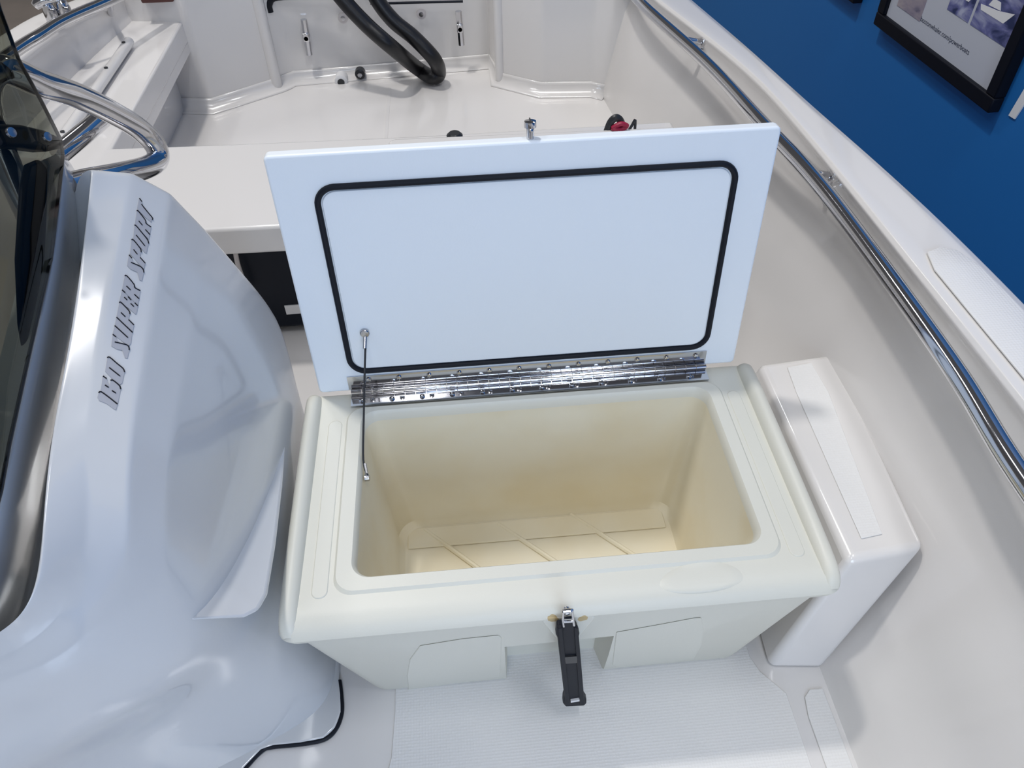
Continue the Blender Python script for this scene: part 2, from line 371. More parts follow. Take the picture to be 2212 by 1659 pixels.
# long fillet where the bulkhead meets the sole
fr = []; bs = base[0:10]
for i_, p in enumerate(bs):
    a_ = bs[max(0, i_ - 1)]; b_ = bs[min(len(bs) - 1, i_ + 1)]; t_ = (b_ - a_); n_ = Vector((t_.y, -t_.x, 0)).normalized(); c_ = p + n_ * .045; c_.z = .08 + .045
    fr.append([c_ + (-n_ * math.cos(q_) - UP * math.sin(q_)) * .0455 for q_ in [math.pi / 2 * k_ / 6 for k_ in range(7)]])
link('bulkhead_fillet', grid(fr), GEL, boat, smooth=None, mods=[SOL(.004)])
for k_, rr2 in ((2, .022), (6, .018)):
    p = base[k_]; link('bulkhead_pillar', tube([Vector((p.x, p.y, .08)), Vector((p.x, p.y + .01, .35)), Vector((p.x, p.y + .014, .62))], rr2, 14), GEL, boat)
# seat corner at the left end
sc0 = P(285, 42, z=.41); 
cs = thing('corner_seat', (-1.03, 3.05, .40), 'white molded corner seat at the far left of the stern', 'seat')
link('seat_base', box(-1.16, -.945, 2.985, 3.3, .40, .475), GEL, cs, mods=[BEV(.018, 4)])
cc = P(300, 2, z=.478)
link('seat_cushion', box(cc.x + .01, -.93, cc.y - .012, 3.4, .472, .492), REDC, cs, mods=[BEV(.006, 3)], label='dark red brown seat panel')
# sole seam in the aft sole
s0 = P(838, 190, z=.081); s1 = P(829, 300, z=.081)
link('sole_seam', hexa([(s0.x, s0.y, .078), (s0.x + .012, s0.y, .078), (s1.x + .012, s1.y - .3, .078), (s1.x, s1.y - .3, .078)], [(s0.x, s0.y, .083), (s0.x + .012, s0.y, .081), (s1.x + .012, s1.y - .3, .081), (s1.x, s1.y - .3, .083)]), GEL, boat)

# transom fittings
TY = 3.125
def flip_tie(u0, v0, u1, v1, label):
    a = P(u0, v0, y=TY - .02); b = P(u1, v1, y=TY - .02); m = (a + b) / 2
    t = thing('mooring_eye', (m.x, TY, b.z), label, 'cleat')
    link('plate', tube([a, a.lerp(b, .3), a.lerp(b, .7), b], .0125, 8, rf=lambda t: 1), STEEL, t)
    link('post', disc(m + Vector((0, .02, 0)), (0, -1, 0), .012, .036, 12), STEELD, t)
    link('crossbar', hexa([m + Vector((-.012, -.016, -.012)), m + Vector((.012, -.016, -.012)), m + Vector((.012, .0, -.012)), m + Vector((-.012, .0, -.012))], [m + Vector((-.012, -.016, .02)), m + Vector((.012, -.016, .02)), m + Vector((.012, .0, .02)), m + Vector((-.012, .0, .02))]), STEEL, t, mods=[BEV(.003, 2)])
flip_tie(656, 42, 668, 118, 'left chrome pull-up cleat standing upright on the transom')
flip_tie(990, 24, 997, 97, 'right chrome pull-up cleat standing upright on the transom')
for (u, v, lb) in ((741, 39, 'grey screw plug on the transom, left of the hose top'), (910, 30, 'grey screw plug on the transom, right of the hose top')):
    c = P(u, v, y=TY - .005); t = thing('screw_plug', (c.x, TY, c.z - .02), lb, 'plug')
    link('cap', disc((c.x, TY, c.z), (0, -1, 0), .019, .010, 18), PINK, t)
    link('centre', disc((c.x, TY - .009, c.z), (0, -1, 0), .009, .004, 12), STEELD, t)
c = P(778, 156, y=TY - .01)
t = thing('drain_plug', (c.x, TY, c.z - .02), 'dark rubber drain plug low on the transom', 'plug')
link('plug', disc((c.x, TY, c.z), (0, -1, 0), .020, .034, 18), DARK, t); link('nut', disc((c.x, TY - .032, c.z), (0, -1, 0), .010, .008, 6), STEELD, t)
c = P(738, 170, y=TY - .015)
t = thing('drain_tube', (c.x, TY, c.z - .02), 'pale drain fitting with an open round hole beside the dark plug', 'drain')
link('flange', disc((c.x, TY, c.z), (0, -1, 0), .026, .048, 20), WHITE, t); link('bore', disc((c.x, TY - .046, c.z), (0, -1, 0), .014, .006, 14), DARK, t)
# rubber trim across the top of the motor well
mw = [P(584, 26, y=TY - .02), P(582, 8, y=TY - .02), P(600, -6, y=TY - .02), P(690, -8, y=TY - .02), P(760, -10, y=TY - .02), P(800, -35, y=TY - .02)]
link('motor_well_trim', tube(catmull(mw, 5), .012, 10), RUB, cat='trim', label='black rubber edge trim along the top of the motor well')
tl = P(800, 8, y=TY - .01); tr2 = P(1000, 3, y=TY - .01)
link('well_lip', tube([tl, tr2], .0045, 8), NAVY, boat)
# hose
H = [P(690, -70, y=3.0), P(735, -8, y=2.98), P(790, 52, y=2.95), P(850, 105, y=2.93), P(905, 150, z=.125), P(935, 166, z=.115), P(948, 158, z=.12), P(938, 128, y=2.98), P(895, 82, y=3.0), P(850, 45, y=3.02), P(815, 0, y=3.04), P(785, -60, y=3.06)]
link('rigging_hose', tube(catmull(H, 10), .0285, 16), RUBG, cat='hose', label='thick black rigging hose looped down from the motor well onto the aft sole')

# thing by thing on the aft sole
bpz = P(982, 291, z=.44)
t = thing('seat_button', (bpz.x, bpz.y, .40), 'small black round cap peeking above the lid behind the seat hatch', 'cap')
link('cap_body', disc((bpz.x, bpz.y + .04, .36), (0, 0, 1), .022, .065, 16), DARK, t)
k = P(1338, 268, z=.44)
t = thing('safety_lanyard', (k.x, k.y, .40), 'black clip with a red lanyard lying behind the seat hatch', 'lanyard')
link('clip', tube(catmull([k + Vector((-.035, .0, -.03)), k + Vector((-.025, .0, .005)), k + Vector((-.012, 0, .018)), k + Vector((.0, 0, .012)), k + Vector((.01, 0, -.01))], 5), .010, 10), DARK, t)
link('cord', tube(catmull([k + Vector((-.02, -.012, -.004)), k + Vector((.0, -.015, .008)), k + Vector((.018, -.012, .0)), k + Vector((.005, -.012, -.008)), k + Vector((-.012, -.014, -.006))], 5, True), .0065, 8, True), REDP, t, label='red cord')
link('loop', tube(catmull([k + Vector((.022, 0, -.03)), k + Vector((.035, 0, -.005)), k + Vector((.042, 0, .008)), k + Vector((.044, 0, -.03))], 5), .004, 8), DARK, t)

# ------------------------------------------------------------------ battery box beneath the thwart
tk = thing('storage_box', (-.47, 1.74, 0), 'dark navy box with a small white sticker under the thwart', 'box')
link('box_body', box(-.72, -.30, 1.66, 1.92, .02, .30), NAVY, tk, mods=[BEV(.012, 3)])
link('box_lid', box(-.73, -.29, 1.65, 1.93, .28, .325), NAVY, tk, mods=[BEV(.008, 3)])
l0 = P(614, 660, y=1.659); 
link('sticker', hexa([(l0.x, 1.657, l0.z - .03), (l0.x + .07, 1.657, l0.z - .03), (l0.x + .07, 1.66, l0.z - .03), (l0.x, 1.66, l0.z - .03)], [(l0.x, 1.657, l0.z), (l0.x + .07, 1.657, l0.z), (l0.x + .07, 1.66, l0.z), (l0.x, 1.66, l0.z)]), WHITE, tk)
hp = [P(507, 530, y=1.63), P(511, 560, y=1.63), P(520, 590, y=1.63), P(540, 640, y=1.63)]
link('bilge_cable', tube(catmull(hp, 5), .006, 8), PINK, cat='cable', label='thin grey cable hanging in the dark gap under the thwart')
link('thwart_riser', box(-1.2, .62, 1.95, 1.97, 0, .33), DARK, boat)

# ------------------------------------------------------------------ rails
def rail(name, pts, r, label, stands, wall):
    t = thing(name, tuple(pts[len(pts) // 2]), label, 'grab rail')
    link('tube', tube(catmull(pts, 8), r, 20), STEEL, t)
    for p, q in stands:
        q = Vector(q); p = Vector(p)
        link('bracket', join(tube([p, p.lerp(q, .5), q], r * .62, 12), disc(q, (p - q), r * .95, .008, 16)), STEEL, t)
        link('flange', disc(q + Vector((0, 0, -.03)), Vector((-1, 0, 0)), r * .8, .010, 14), STEELD, t)
    return t
RP = [P(1340, -60, z=.50), P(1378, 0, z=.505), P(1520, 130, z=.53), P(1643, 262, z=.56), P(1750, 375, z=.57), P(1850, 502, z=.57), P(2052, 785, z=.575), P(2185, 1000, z=.575), Vector((.735, .38, .575)), Vector((.73, .0, .575))]
st = []
for u, v, i in ((1490, 95, 2), (1768, 372, 4)):
    q = P(u, v, z=.545 if i == 4 else .52); p = RP[i].lerp(RP[i + (1 if i == 4 else 0)], 0)
    if i == 2: p = RP[2].lerp(RP[1], .3)
    st.append((p, Vector((interp(XIN, p.y) + .012, p.y, p.z - .012))))
rail('grab_rail', RP, .0165, 'long polished steel grab rail along the inside of the right gunwale', st, None)
LP = [P(330, -45, z=.55), P(238, 0, z=.56), P(139, 44, z=.585), P(85, 77, z=.595), P(38, 106, z=.60), P(-80, 190, z=.61)]
q = P(240, 35, z=.44)
lr = rail('grab_rail', LP, .0165, 'polished steel grab rail along the far left gunwale', [(P(236, 4, z=.555), q)], None)
# cleat on the left gunwale
c0 = P(75, 14, z=.60); c1 = P(150, 0, z=.60)
t = thing('gunwale_cleat', tuple(P(112, 22, z=.545)), 'chrome cleat on top of the left gunwale', 'cleat')
link('horn', tube(catmull([c0, c0.lerp(c1, .25) + Vector((0, 0, .012)), c0.lerp(c1, .6) + Vector((0, 0, .012)), c1 + Vector((.05, .06, 0))], 5), .014, 12, rf=lambda t: .55 + .6 * math.sin(math.pi * min(1, t + .15))), STEEL, t)
for k in (.35, .75):
    p = c0.lerp(c1, k); link('foot', disc((p.x, p.y, .545), (0, 0, 1), .02, .06, 14, .012), STEEL, t)

# ================================================================== COOLER
ZT = .37
ck = thing('cooler', (.12, .8, 0), 'cream molded cooler box with its white lid propped open, in the middle', 'cooler')
X0, X1, Y0, Y1 = -.318, .549, .557, 1.045     # outer
rings = []
def ring(x0, x1, y0, y1, r, z): return [Vector((x, y, z)) for x, y in rrect(x0, x1, y0, y1, r, 7)]
BX0, BX1, BY0, BY1 = -.235, .468, .622, 1.0
rings = [ring(-.15, .385, .73, .945, .05, .028), ring(-.165, .40, .705, .958, .05, .030), ring(-.178, .410, .692, .968, .045, .045),
         ring(-.2035, .439, .646, .984, .030, .350), ring(-.205, .441, .643, .986, .028, .366), ring(-.209, .445, .639, .990, .030, .3715),
         ring(-.232, .466, .618, 1.0, .030, .3715), ring(-.236, .470, .614, 1.003, .030, .3665),
         ring(X0 + .03, X1 - .03, Y0 + .035, Y1 - .004, .012, .366), ring(X0 + .014, X1 - .014, Y0 + .018, Y1, .018, .363), ring(X0 + .004, X1 - .004, Y0 + .006, Y1 + .003, .024, .354),
         ring(X0, X1, Y0, Y1 + .004, .026, .342), ring(X0 + .003, X1 - .003, Y0 + .004, Y1 + .002, .026, .330), ring(X0 + .009, X1 - .009, Y0 + .012, Y1, .026, .325),
         ring(X0 + .016, X1 - .016, Y0 + .016, Y1 - .004, .030, .31), ring(BX0 - .004, BX1 + .012, .618, 1.02, .045, .012), ring(BX0 + .006, BX1, .626, 1.01, .05, 0.001)]
me = grid(rings, True, True, True)
body = link('body', me, COOL, ck, smooth=None)
body.data.materials.append(COOLIN)
for p in body.data.polygons:
    c = p.center + Vector((.12, .8, 0))
    if -.206 < c.x < .442 and .642 < c.y < .987 and c.z > .02 and c.z < .362 and abs(p.normal.z) < 2:
        if max(body.data.vertices[i].co.z for i in p.vertices) < .3525 and not (c.z < .03 and c.y < .64):
            p.material_index = 1
# carve the front notch and the two shallow finger panels
def cut(target, me, pref=None):
    off = rootloc(target.parent); me.transform(Matrix.Translation(-off)); 
    o = bpy.data.objects.new('cutter', me); COL.objects.link(o); o.parent = target.parent
    md = target.modifiers.new('b', 'BOOLEAN'); md.object = o; md.operation = 'DIFFERENCE'; md.solver = 'EXACT'
    bpy.context.view_layer.update(); dg = bpy.context.evaluated_depsgraph_get()
    nm = bpy.data.meshes.new_from_object(target.evaluated_get(dg)); target.modifiers.clear(); target.data = nm; bpy.data.objects.remove(o)
n0 = P(1083, 1388, y=.60); n1 = P(1318, 1362, y=.60)
cut(body, hexa([(n0.x - .002, .55, -.02), (n1.x + .022, .55, -.02), (n1.x - .005, .668, -.02), (n0.x + .012, .668, -.02)], [(n0.x, .55, .200), (n1.x + .012, .55, .205), (n1.x - .008, .652, .20), (n0.x + .012, .652, .195)]))
for p in body.data.polygons: p.use_smooth = True
body.data.set_sharp_from_angle(angle=math.radians(38))
# face inset panels: raised contours on the front
def fronty(z): return .573 + (.31 - z) * (.618 - .573) / .298
def front(u, v, off=0):
    r = ray(u, v); y = .59
    for _ in range(12):
        p = CAM + r * (y / r.y); y = fronty(p.z) - off
    return CAM + r * (y / r.y)
def raised(px, h=.005, name='front_panel'):
    a = [front(u, v, -.004) for u, v in px]; b = [front(u, v, h) for u, v in px]
    n = len(a); me = mesh(a + b, [tuple(range(n)), tuple(range(2 * n - 1, n - 1, -1))] + [(i, (i + 1) % n, (i + 1) % n + n, i + n) for i in range(n)])
    return link(name, me, COOL, ck, mods=[BEV(.003, 3, 20)])
raised([(906, 1395), (1000, 1380), (1078, 1372), (1085, 1378), (1081, 1462), (1000, 1474), (882, 1490), (878, 1460), (884, 1425)], .0012)
raised([(1330, 1366), (1420, 1350), (1500, 1335), (1516, 1334), (1521, 1360), (1515, 1395), (1498, 1424), (1420, 1432), (1336, 1442), (1322, 1436)], .0012)
# side ridges
for sx, xa, xb in ((-1, X0 + .002, X0 + .034), (1, X1 - .034, X1 - .002)):
    xm = (xa + xb) / 2; rw = []
    for y, hh, w in ((Y1 + .006, .335, .8), (Y1 + .003, .366, .95), (Y1 - .015, .386, 1), (Y1 - .05, .389, 1), (.75, .386, 1), (Y0 + .045, .380, 1), (Y0 + .022, .373, .96), (Y0 + .010, .362, .8), (Y0 + .004, .350, .5)):
        hw = (xb - xa) / 2 * w
        rw.append([Vector((xm + hw * math.cos(a), y, .345 + (hh - .345) * max(0, math.sin(a)) ** .55 if hh > .345 else hh - .01 * (1 - math.sin(a)))) for a in [math.pi * i / 10 for i in range(11)]])
    link('side_ridge', grid(rw, False), COOL, ck, smooth=None, mods=[SUB(1)])
    for k, (px0, px1) in enumerate([None] and [((715, 897), (690, 1275))] if sx < 0 else [((1588, 838), (1705, 1178))]):
        pass
# oval embossed pads
def stadium(xa, xb, ya, yb, z, h):
    return prism([(x, y, z - .002) for x, y in rrect(xa, xb, ya, yb, (xb - xa) / 2 - .0005, 6)], (0, 0, h + .002))
link('rim_pad', stadium(-.268, -.243, .612, .975, .366, .002), COOL, ck, mods=[BEV(.0015, 2, 40)])
link('rim_pad', stadium(.478, .502, .612, .975, .366, .002), COOL, ck, mods=[BEV(.0015, 2, 40)])
# thumb scoop on the front shoulder
bpy.context.view_layer.update()
bmb = bmesh.new(); bmb.from_mesh(body.data); bmb.transform(Matrix.Translation(ck.location)); BVB = BVHTree.FromBMesh(bmb)
def onb(u, v, d):
    r = ray(u, v).normalized(); h, n_, _, _ = BVB.ray_cast(CAM, r)
    if n_.dot(r) > 0: n_ = -n_
    return h + n_ * d
sr = []
for k_, d_ in ((1.0, -.0004), (.95, .0006), (.7, .0008), (.35, .0008), (.05, .0008)):
    rw = []
    for a_ in [2 * math.pi * q_ / 32 for q_ in range(32)]:
        du, dv = math.cos(a_) * 92 * k_, -math.sin(a_) * (42 if math.sin(a_) > 0 else 26) * k_
        rw.append(onb(1515 + du, 1256 - du * .085 + dv, d_))
    sr.append(rw)
link('thumb_scoop', grid(sr, True, False, True), COOL, ck, smooth=None)
# ribs on the cooler floor
for (u0, v0, u1, v1) in ((917, 1143, 1030, 1225), (1075, 1130, 1190, 1207), (1232, 1110, 1358, 1192)):
    a = P(u0, v0, z=.032); b = P(u1, v1, z=.032)
    b2 = a + (b - a) * 1.6
    if b2.y < .70: b2 = a + (b - a) * ((a.y - .70) / (a.y - b.y))
    link('floor_rib', tube([a + Vector((0, 0, -.003)), a.lerp(b2, .5) + Vector((0, 0, -.001)), b2 + Vector((0, 0, -.001))], .0055, 8), COOLIN, ck)
link('floor_ledge', prism([(-.160, .905, .029), (.39, .905, .029), (.39, .955, .029), (-.160, .955, .029)], (0, 0, .004)), COOLIN, ck, mods=[BEV(.003, 2)])

# lid -----------------------------------------------------------------
LB = Vector((0, 1.043, .374)); ang = math.radians(5.3)
LU = Vector((0, math.sin(ang), math.cos(ang))); LNrm = Vector((0, -math.cos(ang), math.sin(ang)))
def lidpt(u, v, d=0): return Pp(u, v, LB + LNrm * d, LNrm)
c_tl, c_tr, c_br, c_bl = lidpt(568, 340), lidpt(1691, 272), lidpt(1584, 784), lidpt(690, 853)
lx0, lx1 = (c_tl.x + c_bl.x) / 2, (c_tr.x + c_br.x) / 2
lh = ((c_tl - LB).dot(LU) + (c_tr - LB).dot(LU)) / 2
def LL(x, s, d=0): return Vector((x, 0, 0)) + Vector((0, LB.y, LB.z)) + LU * s + LNrm * d
rr_ = rrect(lx0, lx1, .0, lh, .008, 3)
lid = link('lid', prism([LL(x, s, 0) for x, s in rr_], -LNrm * .022), LIDM, ck, mods=[BEV(.004, 3, 40)], label='white lid panel standing open')
gpx = [(672, 400), (1600, 340), (1533, 748), (752, 806)]
gx = [lidpt(*q) for q in gpx]
def gq_(t):  # bilinear corner frame
    return t
ctr = []
g0, g1, g2, g3 = [((p.x), (p - LB).dot(LU)) for p in gx]
gx0, gx1, gs1, gs0 = (g0[0] + g3[0]) / 2, (g1[0] + g2[0]) / 2, (g0[1] + g1[1]) / 2, (g2[1] + g3[1]) / 2
gas = [LL(x, s, .002) for x, s in rrect(gx0 + .006, gx1 - .006, gs0 + .003, gs1 - .006, .030, 8)]
# densify straight runs
link('gasket', tube(gas, .0052, 10, True), RUB, lid, label='black rubber gasket')
link('inner_panel', prism([LL(x, s, .0005) for x, s in rrect(gx0 + .013, gx1 - .013, gs0 + .010, gs1 - .013, .024, 8)], LNrm * .0025), LIDM, lid, mods=[BEV(.0015, 2, 40)])
pn = LL(lidpt(1147, 290).x, lh - .004, -.011)
link('strike_pin', join(disc(pn, LU, .006, .026, 14), disc(pn + LU * .022, LU, .0095, .010, 16, .009), mesh([pn + LU * .0322 + Vector(q) for q in ((-.001, -.009, 0), (.001, -.009, 0), (.001, .009, 0), (-.001, .009, 0))], [(0, 1, 2, 3)])), STEEL, lid, label='slotted steel pin')

# hinge ----------------------------------------------------------------
hx0, hx1 = P(757, 850, z=.385).x, P(1526, 788, z=.385).x
hy = 1.034; hz = .3795
hg = link('hinge', box(hx0, hx1, hy - .030, hy - .003, .3715, .3735), STEEL, ck, label='long steel piano hinge')
hx0b = hx0 - .004
lf = prism([LL(hx0b, .006, .001), LL(hx1, .006, .001), LL(hx1, .036, .001), LL(hx0b, .036, .001)], LNrm * .0016)
link('leaf', lf, STEEL, hg)
segs = []; n = 34
for i in range(n):
    a = hx0 + (hx1 - hx0) * i / n + .0006; b = hx0 + (hx1 - hx0) * (i + 1) / n - .0006
    segs.append(tube([Vector((a, hy, hz)), Vector((b, hy, hz))], .0062, 12))
link('barrel', join(*segs), STEEL, hg)
scr = None
for i in range(12):
    x = hx0 + (hx1 - hx0) * (i + .35) / 12
    link('screw', disc(LL(x + .016, .027, .0026), LNrm, .0052, .0036, 10, .0035), STEEL, hg)
    link('screw', disc((x, hy - .019, .3735), (0, 0, 1), .0052, .0036, 10, .0035), STEEL, hg)

# lid cable --------------------------------------------------------------
e0 = lidpt(788, 719, .006); e1 = P(788, 1033, x=-.2005)
cb = [e0 + Vector((0, 0, -.012)), e0.lerp(e1, .25), e0.lerp(e1, .55) + Vector((-.002, 0, -.002)), e0.lerp(e1, .85) + Vector((-.003, -.004, -.004)), e1 + Vector((.006, 0, .006))]
cbl = link('lid_cable', tube(catmull(cb, 6), .0019, 8), DARK, ck, label='thin black lid restraint cable')
link('eyelet', join(disc(e0, LNrm, .0085, .005, 16, .006), tube([e0 + Vector((0, -.004, -.006)), e0.lerp(e1, .11)], .0036, 10)), STEELD, cbl)
link('eyelet', join(disc(e1, (1, 0, 0), .006, .009, 14, .005), tube([e1 + Vector((.005, 0, .004)), e1.lerp(e0, .10)], .003, 8)), STEELD, cbl)

# latch --------------------------------------------------------------------
ly = .538
def LP_(u, v, d=0): return P(u, v, y=ly - d)
vb = [(1168, 1342), (1180, 1336), (1280, 1329), (1288, 1334), (1240, 1392), (1212, 1394)]
link('latch_boss', prism([P(u, v, y=.557) for u, v in vb], (0, .03, 0)), COOL, ck, mods=[BEV(.004, 3)])
lt_out = [(1203, 1358), (1205, 1354), (1243, 1352), (1247, 1357), (1252, 1370), (1250, 1380), (1253, 1420), (1259, 1480), (1262, 1505), (1267, 1512), (1267, 1520), (1262, 1525), (1222, 1527), (1216, 1520), (1217, 1508), (1219, 1503), (1214, 1460), (1207, 1400), (1205, 1380), (1201, 1372)]
lat = link('latch', prism([LP_(u, v) for u, v in lt_out], (0, .012, 0)), RUB, ck, mods=[BEV(.002, 2)], label='black rubber draw latch hanging open')
for q in ([(1205, 1358), (1215, 1357), (1231, 1520), (1222, 1524)], [(1240, 1355), (1249, 1358), (1263, 1520), (1253, 1523)]):
    link('rib', prism([LP_(u, v, .003) for u, v in q], (0, .006, 0)), RUB, lat, mods=[BEV(.001, 2)])
link('rib', prism([LP_(u, v, .003) for u, v in [(1220, 1420), (1246, 1418), (1248, 1432), (1222, 1434)]], (0, .006, 0)), DARK, lat)
link('slot', prism([LP_(u, v, .004) for u, v in [(1233, 1515), (1252, 1512), (1252, 1515), (1233, 1518)]], (0, .005, 0)), WHITE, lat, label='pale slot')
link('neck', prism([LP_(u, v, .001) for u, v in [(1219, 1343), (1238, 1341), (1240, 1362), (1218, 1364)]], (0, .008, 0)), RUB, lat)
hk = [LP_(u, v, .004) for u, v in [(1217, 1322), (1216, 1340), (1218, 1353)]]; hk2 = [LP_(u, v, .004) for u, v in [(1236, 1320), (1238, 1338), (1240, 1351)]]
hk0 = [LP_(u, v, .004) for u, v in [(1216, 1320), (1226, 1318), (1237, 1319)]]; hk3 = [LP_(u, v, .004) for u, v in [(1217, 1342), (1238, 1341)]]
link('hook', join(tube(hk, .0018, 8), tube(hk2, .0018, 8), tube(hk0, .003, 8), tube(hk3, .0028, 8), disc(LP_(1226, 1330) + Vector((0, .012, 0)), (0, -1, 0), .005, .010, 12)), STEEL, lat, label='steel wire hook')

# ================================================================== CONSOLE
cs = thing('console', (-.55, .8, 0), 'white faceted helm console with raised lettering down its side, left of the cooler', 'console')
V3 = lambda x, y, z: Vector((x, y, z))
Lr = [
 [P(199, 366, x=-.49), P(178, 560, x=-.49), P(148, 760, x=-.485), P(97, 1010, x=-.48), P(90, 1288, x=-.47), P(0, 1368, x=-.52), P(-160, 1440, x=-.62)],
 [P(288, 374, x=-.455), P(243, 570, x=-.455), P(207, 760, x=-.455), P(178, 990, x=-.45), P(205, 1215, x=-.44), P(80, 1390, x=-.50), P(-120, 1480, x=-.60)],
 [P(370, 418, x=-.42), P(337, 620, x=-.415), P(303, 830, x=-.41), P(268, 1040, x=-.41), P(290, 1220, x=-.41), P(160, 1450, x=-.47), P(-90, 1540, x=-.60)],
 [P(442, 493, x=-.395), P(428, 650, x=-.39), P(388, 850, x=-.385), P(350, 1070, x=-.385), P(370, 1290, x=-.39), P(260, 1480, x=-.45), P(-80, 1600, x=-.62)],
 [P(530, 595, x=-.36), P(512, 760, x=-.36), P(482, 940, x=-.36), P(450, 1140, x=-.362), P(455, 1370, x=-.37), P(340, 1540, x=-.44), P(-60, 1700, x=-.64)],
 [P(612, 692, x=-.335), V3(-.335, .94, .47), V3(-.337, .82, .44), V3(-.34, .70, .40), V3(-.355, .59, .33), V3(-.43, .515, .30), V3(-.74, .37, .30)],
 [V3(-.333, 1.055, .40), V3(-.330, .94, .30), V3(-.330, .82, .27), V3(-.328, .70, .24), V3(-.335, .605, .16), V3(-.41, .53, .14), V3(-.78, .37, .14)],
 [V3(-.333, 1.05, .0), V3(-.328, .94, .0), V3(-.315, .82, .0), V3(-.292, .69, .0), V3(-.300, .60, .0), V3(-.385, .548, .0), V3(-.82, .38, .0)]]
nc = len(Lr[0])
# back column hidden: turn the far edge inward so the console has a back
rows = []
for i, r in enumerate(Lr):
    b = r[0] + Vector((-.03 if i < 7 else -.03, .02, -.012)); b2 = r[0] + Vector((-.08, .03, -.10)) if i < 2 else r[0] + Vector((-.35, .02, 0))
    rows.append([b2, b] + r)
top = [p + Vector((-.008, .0, -.012)) for p in rows[0]]; top2 = [p + Vector((-.02, 0, -.10)) for p in rows[0]]
rows = [top2, top] + rows
me = grid(rows)
NC = nc + 2
CR = {2: .9, 3: .7, 4: .72, 5: .8, 6: .25}
def cf(a, b):
    ia, ja, ib, jb = a // NC, a % NC, b // NC, b % NC
    if ia == ib and ia in CR: return CR[ia] if max(ja, jb) <= 6 else CR[ia] * .25
    if ja == jb and ja == 2: return .55
    return 0
setcrease(me, cf)
con = link('body', me, GEL_SHADE, cs, smooth=None, mods=[SUB(4)])
bpy.context.view_layer.update()
dg = bpy.context.evaluated_depsgraph_get(); ev = con.evaluated_get(dg)
bm = bmesh.new(); bm.from_mesh(ev.to_mesh()); bm.transform(Matrix.Translation(cs.location)); BV = BVHTree.FromBMesh(bm)
def onc(u, v, d=.001):
    r = ray(u, v).normalized(); h, n, _, _ = BV.ray_cast(CAM, r)
    if h is None: return P(u, v, x=-.42)
    if n.dot(r) > 0: n = -n
    return h + n * d
# lettering: 160 SUPER SPORT
Z1 = lambda q: [(190 + x / 6.381, 640 + y / 6.381) for x, y in q]
Z2 = lambda q: [(230 + x / 6.381, 420 + y / 6.381) for x, y in q]
LET = [
 (Z1, [(145,1335),(180,1322),(290,1400),(405,1492),(385,1570),(360,1560),(250,1480),(150,1440),(128,1400)], [[(145,1335),(180,1322),(290,1400),(405,1492)]]),
 (Z1, [(200,1110),(250,1145),(240,1200),(290,1240),(310,1165),(340,1162),(430,1235),(448,1290),(410,1480),(290,1400),(170,1320),(190,1200)], [[(205,1105),(255,1140)],[(232,1228),(282,1262)],[(310,1165),(340,1162),(430,1235),(448,1285)],[(328,1305),(382,1340)]]),
 (Z1, [(265,852),(295,845),(395,930),(480,1000),(502,1050),(470,1200),(430,1225),(340,1150),(235,1040)], [[(265,852),(295,845),(395,930),(480,1000),(502,1050)],[(290,988),(438,1105)]]),
 (Z1, [(338,535),(382,570),(368,638),(440,655),(530,678),(560,708),(567,750),(540,860),(505,850),(500,755),(400,735),(320,690)], [[(338,530),(382,565)],[(365,635),(440,652),(530,675),(560,705),(565,745)]]),
 (Z1, [(365,410),(388,300),(490,400),(605,510),(590,650),(560,690),(530,670),(440,600),(338,520)], [[(365,410),(545,575)]]),
 (Z1, [(430,92),(450,95),(560,205),(572,250),(555,328),(630,402),(612,500),(490,385),(390,290)], [[(390,295),(500,400),(612,505)],[(430,95),(450,90),(560,205),(572,250)],[(450,230),(510,288)],[(555,328),(630,402)]]),
 (Z2, [(212,1325),(330,1440),(428,1545),(410,1650),(390,1650),(310,1580),(172,1485)], [[(210,1322),(252,1360)],[(240,1422),(280,1462)],[(292,1415),(332,1460)],[(328,1508),(372,1552)],[(385,1500),(428,1542)]]),
 (Z2, [(250,1128),(275,1128),(375,1245),(387,1292),(462,1332),(445,1445),(428,1540),(330,1435),(212,1315)], [[(250,1128),(275,1128),(375,1245),(385,1290),(462,1332)],[(270,1268),(325,1322)],[(378,1382),(445,1445)]]),
 (Z2, [(305,838),(345,885),(335,945),(400,975),(470,1007),(505,1050),(508,1085),(485,1195),(448,1180),(445,1085),(330,1035),(280,985)], [[(305,838),(345,885)],[(332,942),(400,970),(470,1005),(505,1050),(508,1080)]]),
 (Z2, [(342,632),(365,632),(460,750),(472,800),(458,875),(530,955),(512,1030),(470,995),(400,910),(320,820)], [[(342,632),(365,632),(460,750),(472,800)],[(367,765),(418,830)],[(458,875),(530,955)]]),
 (Z2, [(382,432),(400,435),(480,530),(560,630),(575,680),(545,815),(520,800),(472,745),(365,622)], [[(382,432),(400,435),(480,530),(560,630),(575,680)],[(402,565),(523,715)]]),
 (Z2, [(415,232),(432,235),(530,360),(540,405),(610,455),(578,625),(480,520),(385,425)], [[(415,232),(432,235),(530,360),(540,405),(610,455)],[(438,370),(488,430)],[(530,490),(595,562)]]),
 (Z2, [(447,58),(482,105),(475,140),(550,235),(628,330),(612,385),(520,310),(432,220),(420,190)], [[(447,58),(482,105)],[(475,140),(550,235),(628,330),(625,350)]])]
